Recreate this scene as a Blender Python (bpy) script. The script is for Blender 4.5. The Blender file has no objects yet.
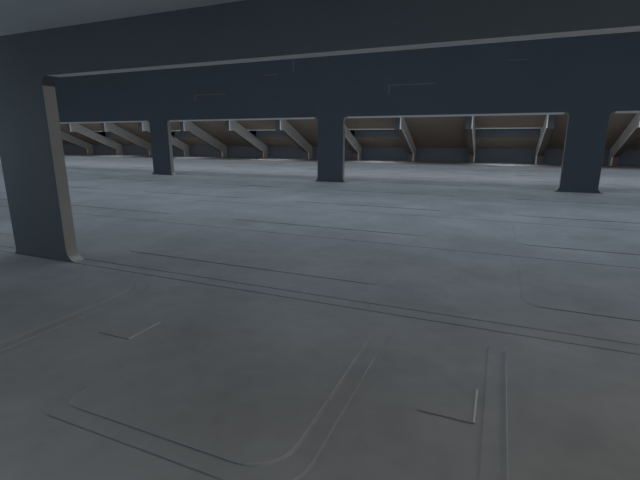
import bpy, bmesh, math, random
from mathutils import Matrix, Vector
random.seed(7)
sc = bpy.context.scene
COL = sc.collection
PI = math.pi

# ------------------------------------------------------------------ materials
def material(name, col, rough=0.5, mottling=0.0, scale=1.0, metallic=0.0, spec=0.5, bump=0.0, col2=None):
    m = bpy.data.materials.new(name); m.use_nodes = True
    nt = m.node_tree; b = nt.nodes['Principled BSDF']
    b.inputs['Roughness'].default_value = rough
    b.inputs['Metallic'].default_value = metallic
    b.inputs['Specular IOR Level'].default_value = spec
    c1 = (*col, 1); c2 = (*(col2 or [c * (1 - mottling) for c in col]), 1)
    tc = nt.nodes.new('ShaderNodeTexCoord')
    n1 = nt.nodes.new('ShaderNodeTexNoise'); n1.inputs['Scale'].default_value = scale
    n1.inputs['Detail'].default_value = 5; n1.inputs['Roughness'].default_value = 0.62
    n2 = nt.nodes.new('ShaderNodeTexNoise'); n2.inputs['Scale'].default_value = scale * 7.3
    n2.inputs['Detail'].default_value = 3
    mx = nt.nodes.new('ShaderNodeMath'); mx.operation = 'MULTIPLY_ADD'
    mx.inputs[1].default_value = 0.25
    nt.links.new(tc.outputs['Object'], n1.inputs['Vector']); nt.links.new(tc.outputs['Object'], n2.inputs['Vector'])
    nt.links.new(n2.outputs['Fac'], mx.inputs[0]); nt.links.new(n1.outputs['Fac'], mx.inputs[2])
    rp = nt.nodes.new('ShaderNodeValToRGB')
    rp.color_ramp.elements[0].position = 0.42; rp.color_ramp.elements[0].color = c2
    rp.color_ramp.elements[1].position = 0.82; rp.color_ramp.elements[1].color = c1
    nt.links.new(mx.outputs[0], rp.inputs['Fac']); nt.links.new(rp.outputs['Color'], b.inputs['Base Color'])
    if bump:
        bp = nt.nodes.new('ShaderNodeBump'); bp.inputs['Strength'].default_value = bump
        bp.inputs['Distance'].default_value = 0.01
        nt.links.new(mx.outputs[0], bp.inputs['Height']); nt.links.new(bp.outputs['Normal'], b.inputs['Normal'])
    return m

M = dict(
    floor=material('scuffed grey floor plate', (0.42, 0.425, 0.43), 0.52, 0.30, 0.8, spec=0.35),
    face=material('dark slate painted plate', (0.118, 0.138, 0.160), 0.75, 0.10, 0.5, spec=0.15),
    edge=material('lit plate edge', (0.50, 0.47, 0.43), 0.27, 0.15, 1.5, spec=0.6),  # paler than the face: light on the reveals put into the colour
    under=material('dark brown brace underside', (0.14, 0.122, 0.105), 0.8, 0.15, 0.5, spec=0.1),
    rim=material('lit bevelled rim', (0.88, 0.89, 0.92), 0.5, 0.05, 1.5, spec=0.4),  # extra pale, carries light bounced up from the floor
    lit=material('lit panel edge line', (0.60, 0.59, 0.57), 0.5, 0.4, 2.5, spec=0.4),  # stands in for light caught by panel edges
    backing=material('blue grey far wall paint', (0.115, 0.135, 0.16), 0.8, 0.1, 0.5, spec=0.1),
    soffit=material('lit soffit', (0.55, 0.56, 0.575), 0.5, 0.1, 1.5, spec=0.4),  # floor reflection on the underside put into the colour
    ceiling=material('grey ceiling panel', (0.49, 0.525, 0.54), 0.8, 0.12, 0.5, spec=0.2),
    roof=material('brown roof lining', (0.24, 0.198, 0.158), 0.8, 0.18, 0.3, spec=0.15),
    brace=material('dark brace face', (0.055, 0.062, 0.072), 0.7, 0.1, 0.5, spec=0.15),
    side=material('lit brace side', (0.72, 0.71, 0.69), 0.6, 0.12, 0.8, spec=0.3),  # brightness of the lit brace sides put into the colour
    mark=material('faint raised mark', (0.20, 0.21, 0.225), 0.7, 0.1, 1.0, spec=0.2),
    plaster=material('plain grey wall', (0.30, 0.30, 0.30), 0.8, 0.1, 0.6, spec=0.2),
)

# ------------------------------------------------------------------ mesh helpers
def obj(name, bm, mat, parent=None):
    bmesh.ops.recalc_face_normals(bm, faces=bm.faces[:])
    me = bpy.data.meshes.new(name); bm.to_mesh(me); bm.free()
    me.materials.append(mat)
    o = bpy.data.objects.new(name, me); COL.objects.link(o)
    if parent: o.parent = parent
    return o
def add_box(bm, x0, x1, y0, y1, z0, z1):
    v = [bm.verts.new(p) for p in ((x0,y0,z0),(x1,y0,z0),(x1,y1,z0),(x0,y1,z0),(x0,y0,z1),(x1,y0,z1),(x1,y1,z1),(x0,y1,z1))]
    for f in ((0,3,2,1),(4,5,6,7),(0,1,5,4),(1,2,6,5),(2,3,7,6),(3,0,4,7)): bm.faces.new([v[i] for i in f])
def box(*a):
    bm = bmesh.new(); add_box(bm, *a); return bm
def add_prism(bm, pts, a0, a1, axis):
    """polygon pts extruded along an axis; axis 'y': pts are (x,z); 'x': (y,z); 'z': (x,y)"""
    mk = {'y': lambda p, a: (p[0], a, p[1]), 'x': lambda p, a: (a, p[0], p[1]), 'z': lambda p, a: (p[0], p[1], a)}[axis]
    A = [bm.verts.new(mk(p, a0)) for p in pts]; B = [bm.verts.new(mk(p, a1)) for p in pts]
    bm.faces.new(A); bm.faces.new(B[::-1])
    n = len(pts)
    for i in range(n): bm.faces.new((A[i], A[(i+1) % n], B[(i+1) % n], B[i]))
def add_frustum(bm, lo, hi, z0, z1):
    """closed loop lo at z0, closed loop hi at z1 (same count), top capped"""
    A = [bm.verts.new((x, y, z0)) for x, y in lo]; B = [bm.verts.new((x, y, z1)) for x, y in hi]
    n = len(A)
    for i in range(n): bm.faces.new((A[i], A[(i+1) % n], B[(i+1) % n], B[i]))
    bm.faces.new(B); bm.faces.new(A[::-1])
def rounded(x0, x1, y0, y1, r, n=8):
    """rounded rectangle; r may be (left radius, right radius)"""
    rl, rr = r if isinstance(r, tuple) else (r, r); p = []
    for cx, cy, a0, q in ((x1-rr, y1-rr, 0, rr), (x0+rl, y1-rl, PI/2, rl), (x0+rl, y0+rl, PI, rl), (x1-rr, y0+rr, 1.5*PI, rr)):
        for i in range(n+1):
            a = a0 + i*PI/2/n; p.append((cx + q*math.cos(a), cy + q*math.sin(a)))
    return p
def structure(o):
    o['kind'] = 'structure'; return o
def tag(o, label, cat, group=None):
    o['label'] = label; o['category'] = cat
    if group: o['group'] = group
    return o

# ------------------------------------------------------------------ camera
F_PX = 419.17
yaw, pitch, roll = -0.40044604, -0.2344642, 0.00221196
cy, sy = math.cos(yaw), math.sin(yaw)
fwd = Vector((sy*math.cos(pitch), cy*math.cos(pitch), math.sin(pitch)))
right = Vector((cy, -sy, 0)); up = right.cross(fwd)
r2 = right*math.cos(roll) + up*math.sin(roll); u2 = -right*math.sin(roll) + up*math.cos(roll)
cam = bpy.data.cameras.new('camera'); cam.sensor_width = 36; cam.lens = F_PX/640*36; cam.clip_end = 300
co = bpy.data.objects.new('camera', cam); COL.objects.link(co)
co.matrix_world = Matrix(((r2.x, u2.x, -fwd.x, 0), (r2.y, u2.y, -fwd.y, 0), (r2.z, u2.z, -fwd.z, 1.6), (0, 0, 0, 1)))
sc.camera = co

# ------------------------------------------------------------------ setting: floor
Y1, D1 = 3.66, 0.165          # near frame: front plane and depth
Y2, D2 = 15.34, 0.20         # second frame
YW = 33.8                    # far wall
XL, XR = -62.0, 15.0
bm = bmesh.new()
add_box(bm, XL, XR, -3.2, YW, -0.2, -0.02)                 # sub-floor seen at the bottom of the seams
seams = [-3.2, -1.9, 0.75, Y1, 3.845, 6.36, 9.13, 12.07, 15.44, 18.2, 21.3, 24.3, 27.3, 30.4, YW]
g = 0.012
for i in range(len(seams)-1):
    a = seams[i] + (g if i else 0); b = seams[i+1] - (g if i < len(seams)-2 else 0)
    add_box(bm, XL, XR, a, b, -0.021, 0.0)
def panel(x0, x1, y0, y1, r, z0, h, bev=0.014, bevl=0.022, under=0.008):
    """raised plate: sides bevelled outward, front edge undercut to imitate its dark shade line"""
    add_frustum(bm, rounded(x0-bevl, x1+bev, y0+under, y1+bev, r), rounded(x0, x1, y0, y1, r), z0-0.001, z0+h)
for xa, xb in ((-5.28, -3.42), (-2.47, -0.735), (0.05, 1.78), (2.55, 3.9)):   # double-stepped panels of the near floor
    panel(xa, xb, 1.38, 3.42, (0.13, 0.27), 0, 0.007, 0.008, 0.012)
    panel(xa+0.12, xb-0.12, 1.485, 3.32, (0.10, 0.25), 0.007, 0.011)
for row, (ya, yb) in enumerate(((4.39, 6.1), (7.13, 8.9), (9.98, 11.85), (12.85, 14.9), (15.9, 17.9), (18.75, 20.9), (21.8, 23.9))):
    for k in range(-7, 2):
        x0 = 0.35 + 5.36*k
        panel(x0, x0 + 3.95, ya, yb, 0.2, 0, 0.009, 0.04, 0.03)
floor = structure(obj('floor', bm, M['floor']))
def lit_edge(x, yc, r, y_end, z, wd, s):
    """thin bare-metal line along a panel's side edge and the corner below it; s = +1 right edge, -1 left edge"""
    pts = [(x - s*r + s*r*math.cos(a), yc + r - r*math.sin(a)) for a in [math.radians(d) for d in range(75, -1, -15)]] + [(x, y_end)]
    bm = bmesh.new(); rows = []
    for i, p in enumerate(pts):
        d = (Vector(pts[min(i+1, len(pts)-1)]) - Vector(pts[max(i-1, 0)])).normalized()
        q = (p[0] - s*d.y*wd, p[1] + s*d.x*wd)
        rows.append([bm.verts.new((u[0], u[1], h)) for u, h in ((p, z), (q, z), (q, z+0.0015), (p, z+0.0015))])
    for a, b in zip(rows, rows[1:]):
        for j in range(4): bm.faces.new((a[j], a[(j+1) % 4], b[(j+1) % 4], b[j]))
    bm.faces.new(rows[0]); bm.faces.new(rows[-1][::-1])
    o = obj('lit_edge', bm, M['lit'], floor); o['label'] = 'light painted on worn panel edge'
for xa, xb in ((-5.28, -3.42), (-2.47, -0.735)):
    lit_edge(xb-0.12, 1.485, 0.25, 3.15, 0.018, 0.007, 1)
    lit_edge(xb, 1.38, 0.27, 2.9, 0.007, 0.005, 1)
lit_edge(-2.35, 1.485, 0.10, 2.2, 0.018, 0.005, -1)
lit_edge(0.17, 1.485, 0.10, 3.1, 0.018, 0.006, -1)
for k in range(-2, 2):                                      # raised corner marks; lit arm coloured paler, other arm undercut to go dark
    ox = 2.68*k; bm = bmesh.new()
    add_prism(bm, [(2.299, -0.001), (2.288, 0.012), (2.293, 0.012), (2.304, -0.001)], -0.33+ox, 0.003+ox, 'x')
    obj('corner_mark', bm, M['floor'], floor)
    bm = bmesh.new(); add_box(bm, -0.008+ox, 0.004+ox, 2.303, 2.66, -0.001, 0.007)
    o = obj('corner_mark', bm, M['side'], floor); o['label'] = 'thin raised corner line, light put into its colour'
bm = bmesh.new(); add_box(bm, -2.137, -2.132, 1.15, 1.22, -0.001, 0.004)
obj('edge_mark', bm, M['edge'], floor)

# ------------------------------------------------------------------ frames with openings
def arc(cx, cz, r, a0, a1, n=8):
    return [(cx + r*math.cos(a0 + (a1-a0)*i/n), cz + r*math.sin(a0 + (a1-a0)*i/n)) for i in range(n+1)]
def side_profile(x, s, zt, rb, rt):
    """edge of a column from floor to lintel; s=+1 right side, -1 left side; concave fillets"""
    p = arc(x + s*rb, rb, rb, -PI/2, -PI, 7) if s > 0 else arc(x - rb, rb, rb, -PI/2, 0, 7)
    q = arc(x + s*rt, zt-rt, rt, PI, PI/2, 7) if s > 0 else arc(x - rt, zt-rt, rt, 0, PI/2, 7)
    return p + q
def ribbon(prof, y0, y1, t=0.004):
    """a thin bent strip lying on the profile, thickness t to the open side"""
    n = len(prof); out = []
    for i in range(n):
        a = Vector(prof[max(i-1, 0)]); b = Vector(prof[min(i+1, n-1)]); d = (b-a).normalized()
        out.append((Vector((d.y, -d.x))))
    bm = bmesh.new(); rows = []
    for i in range(n):
        p = Vector(prof[i]); o = p + out[i]*t
        rows.append([bm.verts.new(c) for c in ((p.x, y0, p.y), (o.x, y0, o.y), (o.x, y1, o.y), (p.x, y1, p.y))])
    for i in range(n-1):
        for j in range(4): bm.faces.new((rows[i][j], rows[i][(j+1) % 4], rows[i+1][(j+1) % 4], rows[i+1][j]))
    bm.faces.new(rows[0]); bm.faces.new(rows[-1][::-1])
    for f in bm.faces: f.smooth = False
    return bm
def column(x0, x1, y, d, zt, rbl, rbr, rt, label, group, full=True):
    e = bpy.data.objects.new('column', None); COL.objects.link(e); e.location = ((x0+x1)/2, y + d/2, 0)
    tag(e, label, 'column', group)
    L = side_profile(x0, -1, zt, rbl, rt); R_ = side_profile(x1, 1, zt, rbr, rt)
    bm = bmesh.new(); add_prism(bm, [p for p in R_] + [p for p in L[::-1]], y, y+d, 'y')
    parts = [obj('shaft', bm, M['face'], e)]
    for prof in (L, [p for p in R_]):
        pr = prof if full else prof[:9]  # short strip leaves the top fillet dark, painting its shade
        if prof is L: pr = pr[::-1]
        o = obj('lit_reveal', ribbon(pr, y+0.003, y+d-0.003), M['edge'], e); o['label'] = 'pale column reveal, light put into its colour'  # added strip whose pale colour stands in for light on the reveal
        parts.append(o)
    for o in parts: o.matrix_parent_inverse = Matrix.Translation((-(x0+x1)/2, -(y+d/2), 0))
    return e

# near frame
ZT1 = 2.35
c1 = (-6.29, -5.24)
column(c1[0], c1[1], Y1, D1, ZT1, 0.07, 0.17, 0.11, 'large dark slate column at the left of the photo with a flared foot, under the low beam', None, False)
RWX = 4.0; LWX = -10.0
beam = obj('header_beam', box(LWX, RWX, Y1, Y1+D1, ZT1, 2.95), M['face'])
tag(beam, 'long dark slate beam across the top of the photo, resting on the large left column', 'beam')
for a, b in ((LWX, c1[0]-0.11), (c1[1]+0.11, RWX)):
    o = obj('lit_soffit', box(a, b, Y1+0.003, Y1+D1-0.003, ZT1-0.004, ZT1), M['soffit'], beam); o['label'] = 'beam underside, floor light put into its colour'  # pale colour stands in for floor light reflected under the beam

# second frame
ZT2 = 2.445
cols2 = []
labels2 = {0: 'dark slate column of the far row nearest the left, short and narrow, right of the big column',
           1: 'dark slate column of the far row in the middle of the photo',
           2: 'dark slate column of the far row at the right of the photo, widest of that row'}
wall2 = structure(obj('wall_middle', box(XL, XR, Y2, Y2+D2, ZT2, 6.0), M['face']))
edges = []
for k in (0, 1, 2):
    cx = -14.50 + 8.42*k
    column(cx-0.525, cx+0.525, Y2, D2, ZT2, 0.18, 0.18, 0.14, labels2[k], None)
    edges.append(cx)
xs = [XL, edges[0]-0.665, edges[0]+0.665, edges[1]-0.665, edges[1]+0.665, edges[2]-0.665, edges[2]+0.665, XR]
for a, b in zip(xs[::2], xs[1::2]):
    bm = bmesh.new(); add_prism(bm, [(Y2-0.004, ZT2), (Y2+0.035, ZT2-0.055), (Y2+D2, ZT2-0.055), (Y2+D2, ZT2)], a, b, 'x')
    o = obj('lit_soffit', bm, M['rim'], wall2); o['label'] = 'wall underside, floor light put into its colour'  # bevel and pale colour imitate light bounced off the floor
def corner_mark(parts):
    bm = bmesh.new()
    for p in parts: add_box(bm, p[0], p[1], Y2-0.004, Y2+0.001, p[2], p[3])
    obj('corner_mark', bm, M['mark'], wall2)
corner_mark([(-12.37, -12.31, 3.17, 3.47), (-12.31, -10.75, 3.43, 3.47)])
corner_mark([(-3.89, -3.83, 3.17, 3.49), (-3.83, -2.25, 3.45, 3.49)])
corner_mark([(-7.64, -7.58, 4.10, 4.75)]); corner_mark([(-8.9, -8.3, 4.06, 4.10)])
corner_mark([(-0.1, 0.5, 4.03, 4.06)])

# ------------------------------------------------------------------ far lean-to: wall, sloped lining, braces
structure(obj('wall_back', box(XL, XR, YW, YW+0.25, 0, 1.3), M['backing']))
def zs(y): return 1.02 + (YW - y)*0.413
YE = 28.1
pitch_x = 4.42; WB = 0.42
x_right = [-6.19 + pitch_x*k for k in range(-8, 4)]         # right faces of the braces
bm = bmesh.new()
plain = [(YE, zs(YE)), (YW+0.25, zs(YW+0.25)), (YW+0.25, zs(YW+0.25)+0.9), (YE, zs(YE)+0.9)]
pocket = [(YE, zs(YE)), (30.50, zs(30.50)), (31.88, zs(30.50)), (31.88, zs(31.88)), (YW+0.25, zs(YW+0.25)), (YW+0.25, zs(YW+0.25)+0.9), (YE, zs(YE)+0.9)]
add_prism(bm, plain, XL, x_right[0], 'x')
for k in range(-8, 4):
    a = -6.19 + pitch_x*k; b = a + pitch_x if k < 3 else XR
    add_prism(bm, pocket if k % 2 else plain, a, b, 'x')
structure(obj('ceiling_far', bm, M['roof']))
n = 0
for k in range(-7, 3, 2):                                   # dark upright boards and pale lips of the roof pockets
    a = -6.19 + pitch_x*k; b = a + pitch_x - WB; n += 1
    structure(obj('trim_%d' % n, box(a, b, 31.855, 31.878, zs(31.88)-0.03, zs(30.5)), M['face'])); n += 1
    structure(obj('trim_%d' % n, box(a, b, 30.47, 30.5, zs(30.5)-0.06, zs(30.5)+0.005), M['side']))
structure(obj('wall_far_upper', box(XL, XR, YE+0.02, YE+0.3, zs(YE)+0.88, 6.0), M['face']))
side_prof = [(YE, zs(YE)), (YE, 2.29), (28.72, 2.29), (33.07, 0.56), (33.07, 0.0), (YW, 0.0), (YW, 1.02)]
pocket_prof = side_prof + [(31.88, zs(31.88)), (31.88, zs(30.5)), (30.5, zs(30.5))]
PT = 0.07
def brace(k, label):
    """k <= 1: pale plate painting the lit side, on the right of the body; k >= 2: on its left"""
    xr = -6.19 + pitch_x*k
    right_side = k <= 1
    bx0, bx1 = (xr - WB, xr - PT) if right_side else (xr - WB + PT, xr)
    px0, px1 = (xr - PT, xr) if right_side else (xr - WB, xr - WB + PT)
    base = ((bx0+bx1)/2, (YE+YW)/2, 0)
    e = bpy.data.objects.new('roof_brace', None); COL.objects.link(e); e.location = base
    tag(e, label, 'brace', 'sloping braces along the far wall')
    inv = Matrix.Translation([-c for c in base])
    def part(name, bm, mat, lab=None):
        o = obj(name, bm, mat, e); o.matrix_parent_inverse = inv
        if lab: o['label'] = lab
    bm = bmesh.new(); add_prism(bm, side_prof, bx0, bx1, 'x'); part('body', bm, M['under'])
    part('end_cap', box(bx0, bx1, YE-0.02, YE, 2.27, zs(YE)), M['brace'], 'dark end cap')
    bm = bmesh.new(); add_prism(bm, pocket_prof if (k % 2 == 1) == right_side else side_prof, px0, px1, 'x')
    part('lit_side', bm, M['side'], 'pale brace side, light put into its colour')  # plate's pale colour stands in for light on the brace side
names = {-8: 'sloping far brace seen farthest left, mostly hidden by the big left column',
 -7: 'second sloping far brace from the left, with a squared notch, clear of the big column',
 -6: 'third sloping far brace from the left, foot touching the narrow far column',
 -5: 'fourth sloping far brace from the left, top hidden behind the narrow far column',
 -4: 'sloping far brace starting just right of the top of the narrow far column',
 -3: 'sloping far brace with squared notch, halfway between the narrow and middle far columns',
 -2: 'sloping far brace just left of the middle far column',
 -1: 'sloping far brace with a squared notch, its top tucked behind the middle far column',
 0: 'steep sloping far brace, first clear one right of the middle far column',
 1: 'edge-on far brace, a thin upright light line midway between the middle and right far columns',
 2: 'far brace leaning rightwards at its top, just left of the right far column',
 3: 'far brace leaning rightwards at the right edge of the photo, beyond the right far column'}
for k in range(-8, 4): brace(k, names[k])

# ------------------------------------------------------------------ near room shell
structure(obj('ceiling', box(LWX, RWX, -3.2, Y1, 2.85, 2.95), M['ceiling']))
structure(obj('wall_left', box(LWX-0.1, LWX, -3.2, Y1+D1, 0, 2.95), M['plaster']))
structure(obj('wall_right', box(RWX, RWX+0.1, -3.2, Y1+D1, 0, 2.95), M['plaster']))
structure(obj('wall_rear', box(LWX-0.1, RWX+0.1, -3.3, -3.2, 0, 2.95), M['plaster']))

# ------------------------------------------------------------------ light
w = bpy.data.worlds.new('world'); sc.world = w; w.use_nodes = True
bg = w.node_tree.nodes['Background']
bg.inputs['Color'].default_value = (0.74, 0.87, 1.0, 1); bg.inputs['Strength'].default_value = 0.06
def area(name, loc, direction, size, size_y, power, color):
    l = bpy.data.lights.new(name, 'AREA'); l.shape = 'RECTANGLE'; l.size = size; l.size_y = size_y; l.energy = power; l.color = color
    o = bpy.data.objects.new(name, l); COL.objects.link(o); o.location = loc
    o.rotation_euler = Vector(direction).to_track_quat('-Z', 'Y').to_euler()
    return o
def lamp(name, loc, direction, sx, sy_, power, color, spread=180):
    o = area(name, loc, direction, sx, sy_, power, color); o.data.spread = math.radians(spread); return o
SKY = (0.71, 0.845, 1.0)
lamp('room_lamp', (3.9, 2.3, 1.3), (-1, -0.35, -0.05), 1.6, 1.2, 36, (1.0, 0.87, 0.72))
lamp('side_fill', (-9.8, 2.7, 1.5), (1, 0.15, -0.1), 1.6, 1.2, 44, (0.74, 0.88, 1.0))  # added fill brightening the left floor
lamp('ceiling_fill', (-0.8, 0.9, 2.84), (0, 0, -1), 6.5, 1.2, 14, (1.0, 0.97, 0.95))  # added overhead fill for the near floor, no fixture
lamp('rear_fill', (-1.8, -2.6, 0.9), (0.0, 1, 0.3), 7.0, 1.0, 38, (0.76, 0.90, 1.0))  # added fill behind the camera for the near frame and ceiling
lamp('sky_fill', (-18, 10.4, 9.0), (0, 0, -1), 64, 7.4, 840, SKY, 90)  # added panel standing in for sky over the floor between the frames
lamp('sky_fill', (-20, 21.5, 9.0), (0, 0, -1), 76, 9, 1180, SKY, 110)  # second added sky panel, over the floor beyond the columns
lamp('eaves_fill', (-20, 27.2, 3.14), (0, 0.3, -1), 74, 0.2, 150, (0.84, 0.93, 1.0), 104)  # added unseen fill for the floor under the roof
lamp('back_wall_fill', (-20, Y2 + D2 + 0.15, 2.66), (0, 1, -0.08), 74, 0.2, 720, (0.95, 0.96, 1.0), 120)  # added unseen fill for the back wall and lower roof
for k in range(-7, 3, 2):                                   # added fill light in each roof pocket, no fitting, hidden by its lip
    lamp('pocket_fill', (-6.19 + pitch_x*(k + 0.47), 30.95, zs(30.5)-0.006), (0, 0.1, -1), 2.8, 0.6, 33, (0.85, 0.93, 1.0), 92)
s = bpy.data.lights.new('overhead_daylight', 'SUN'); s.energy = 0.2; s.angle = math.radians(80); s.color = (0.80, 0.90, 1.0)
so = bpy.data.objects.new('overhead_daylight', s); COL.objects.link(so)
so.rotation_euler = Vector((0.0, 0.1, 1)).to_track_quat('Z', 'Y').to_euler()

vs = sc.view_settings; vs.view_transform = 'Standard'; vs.look = 'None'; vs.gamma = 1; vs.use_curve_mapping = False
vs.exposure = 0.0
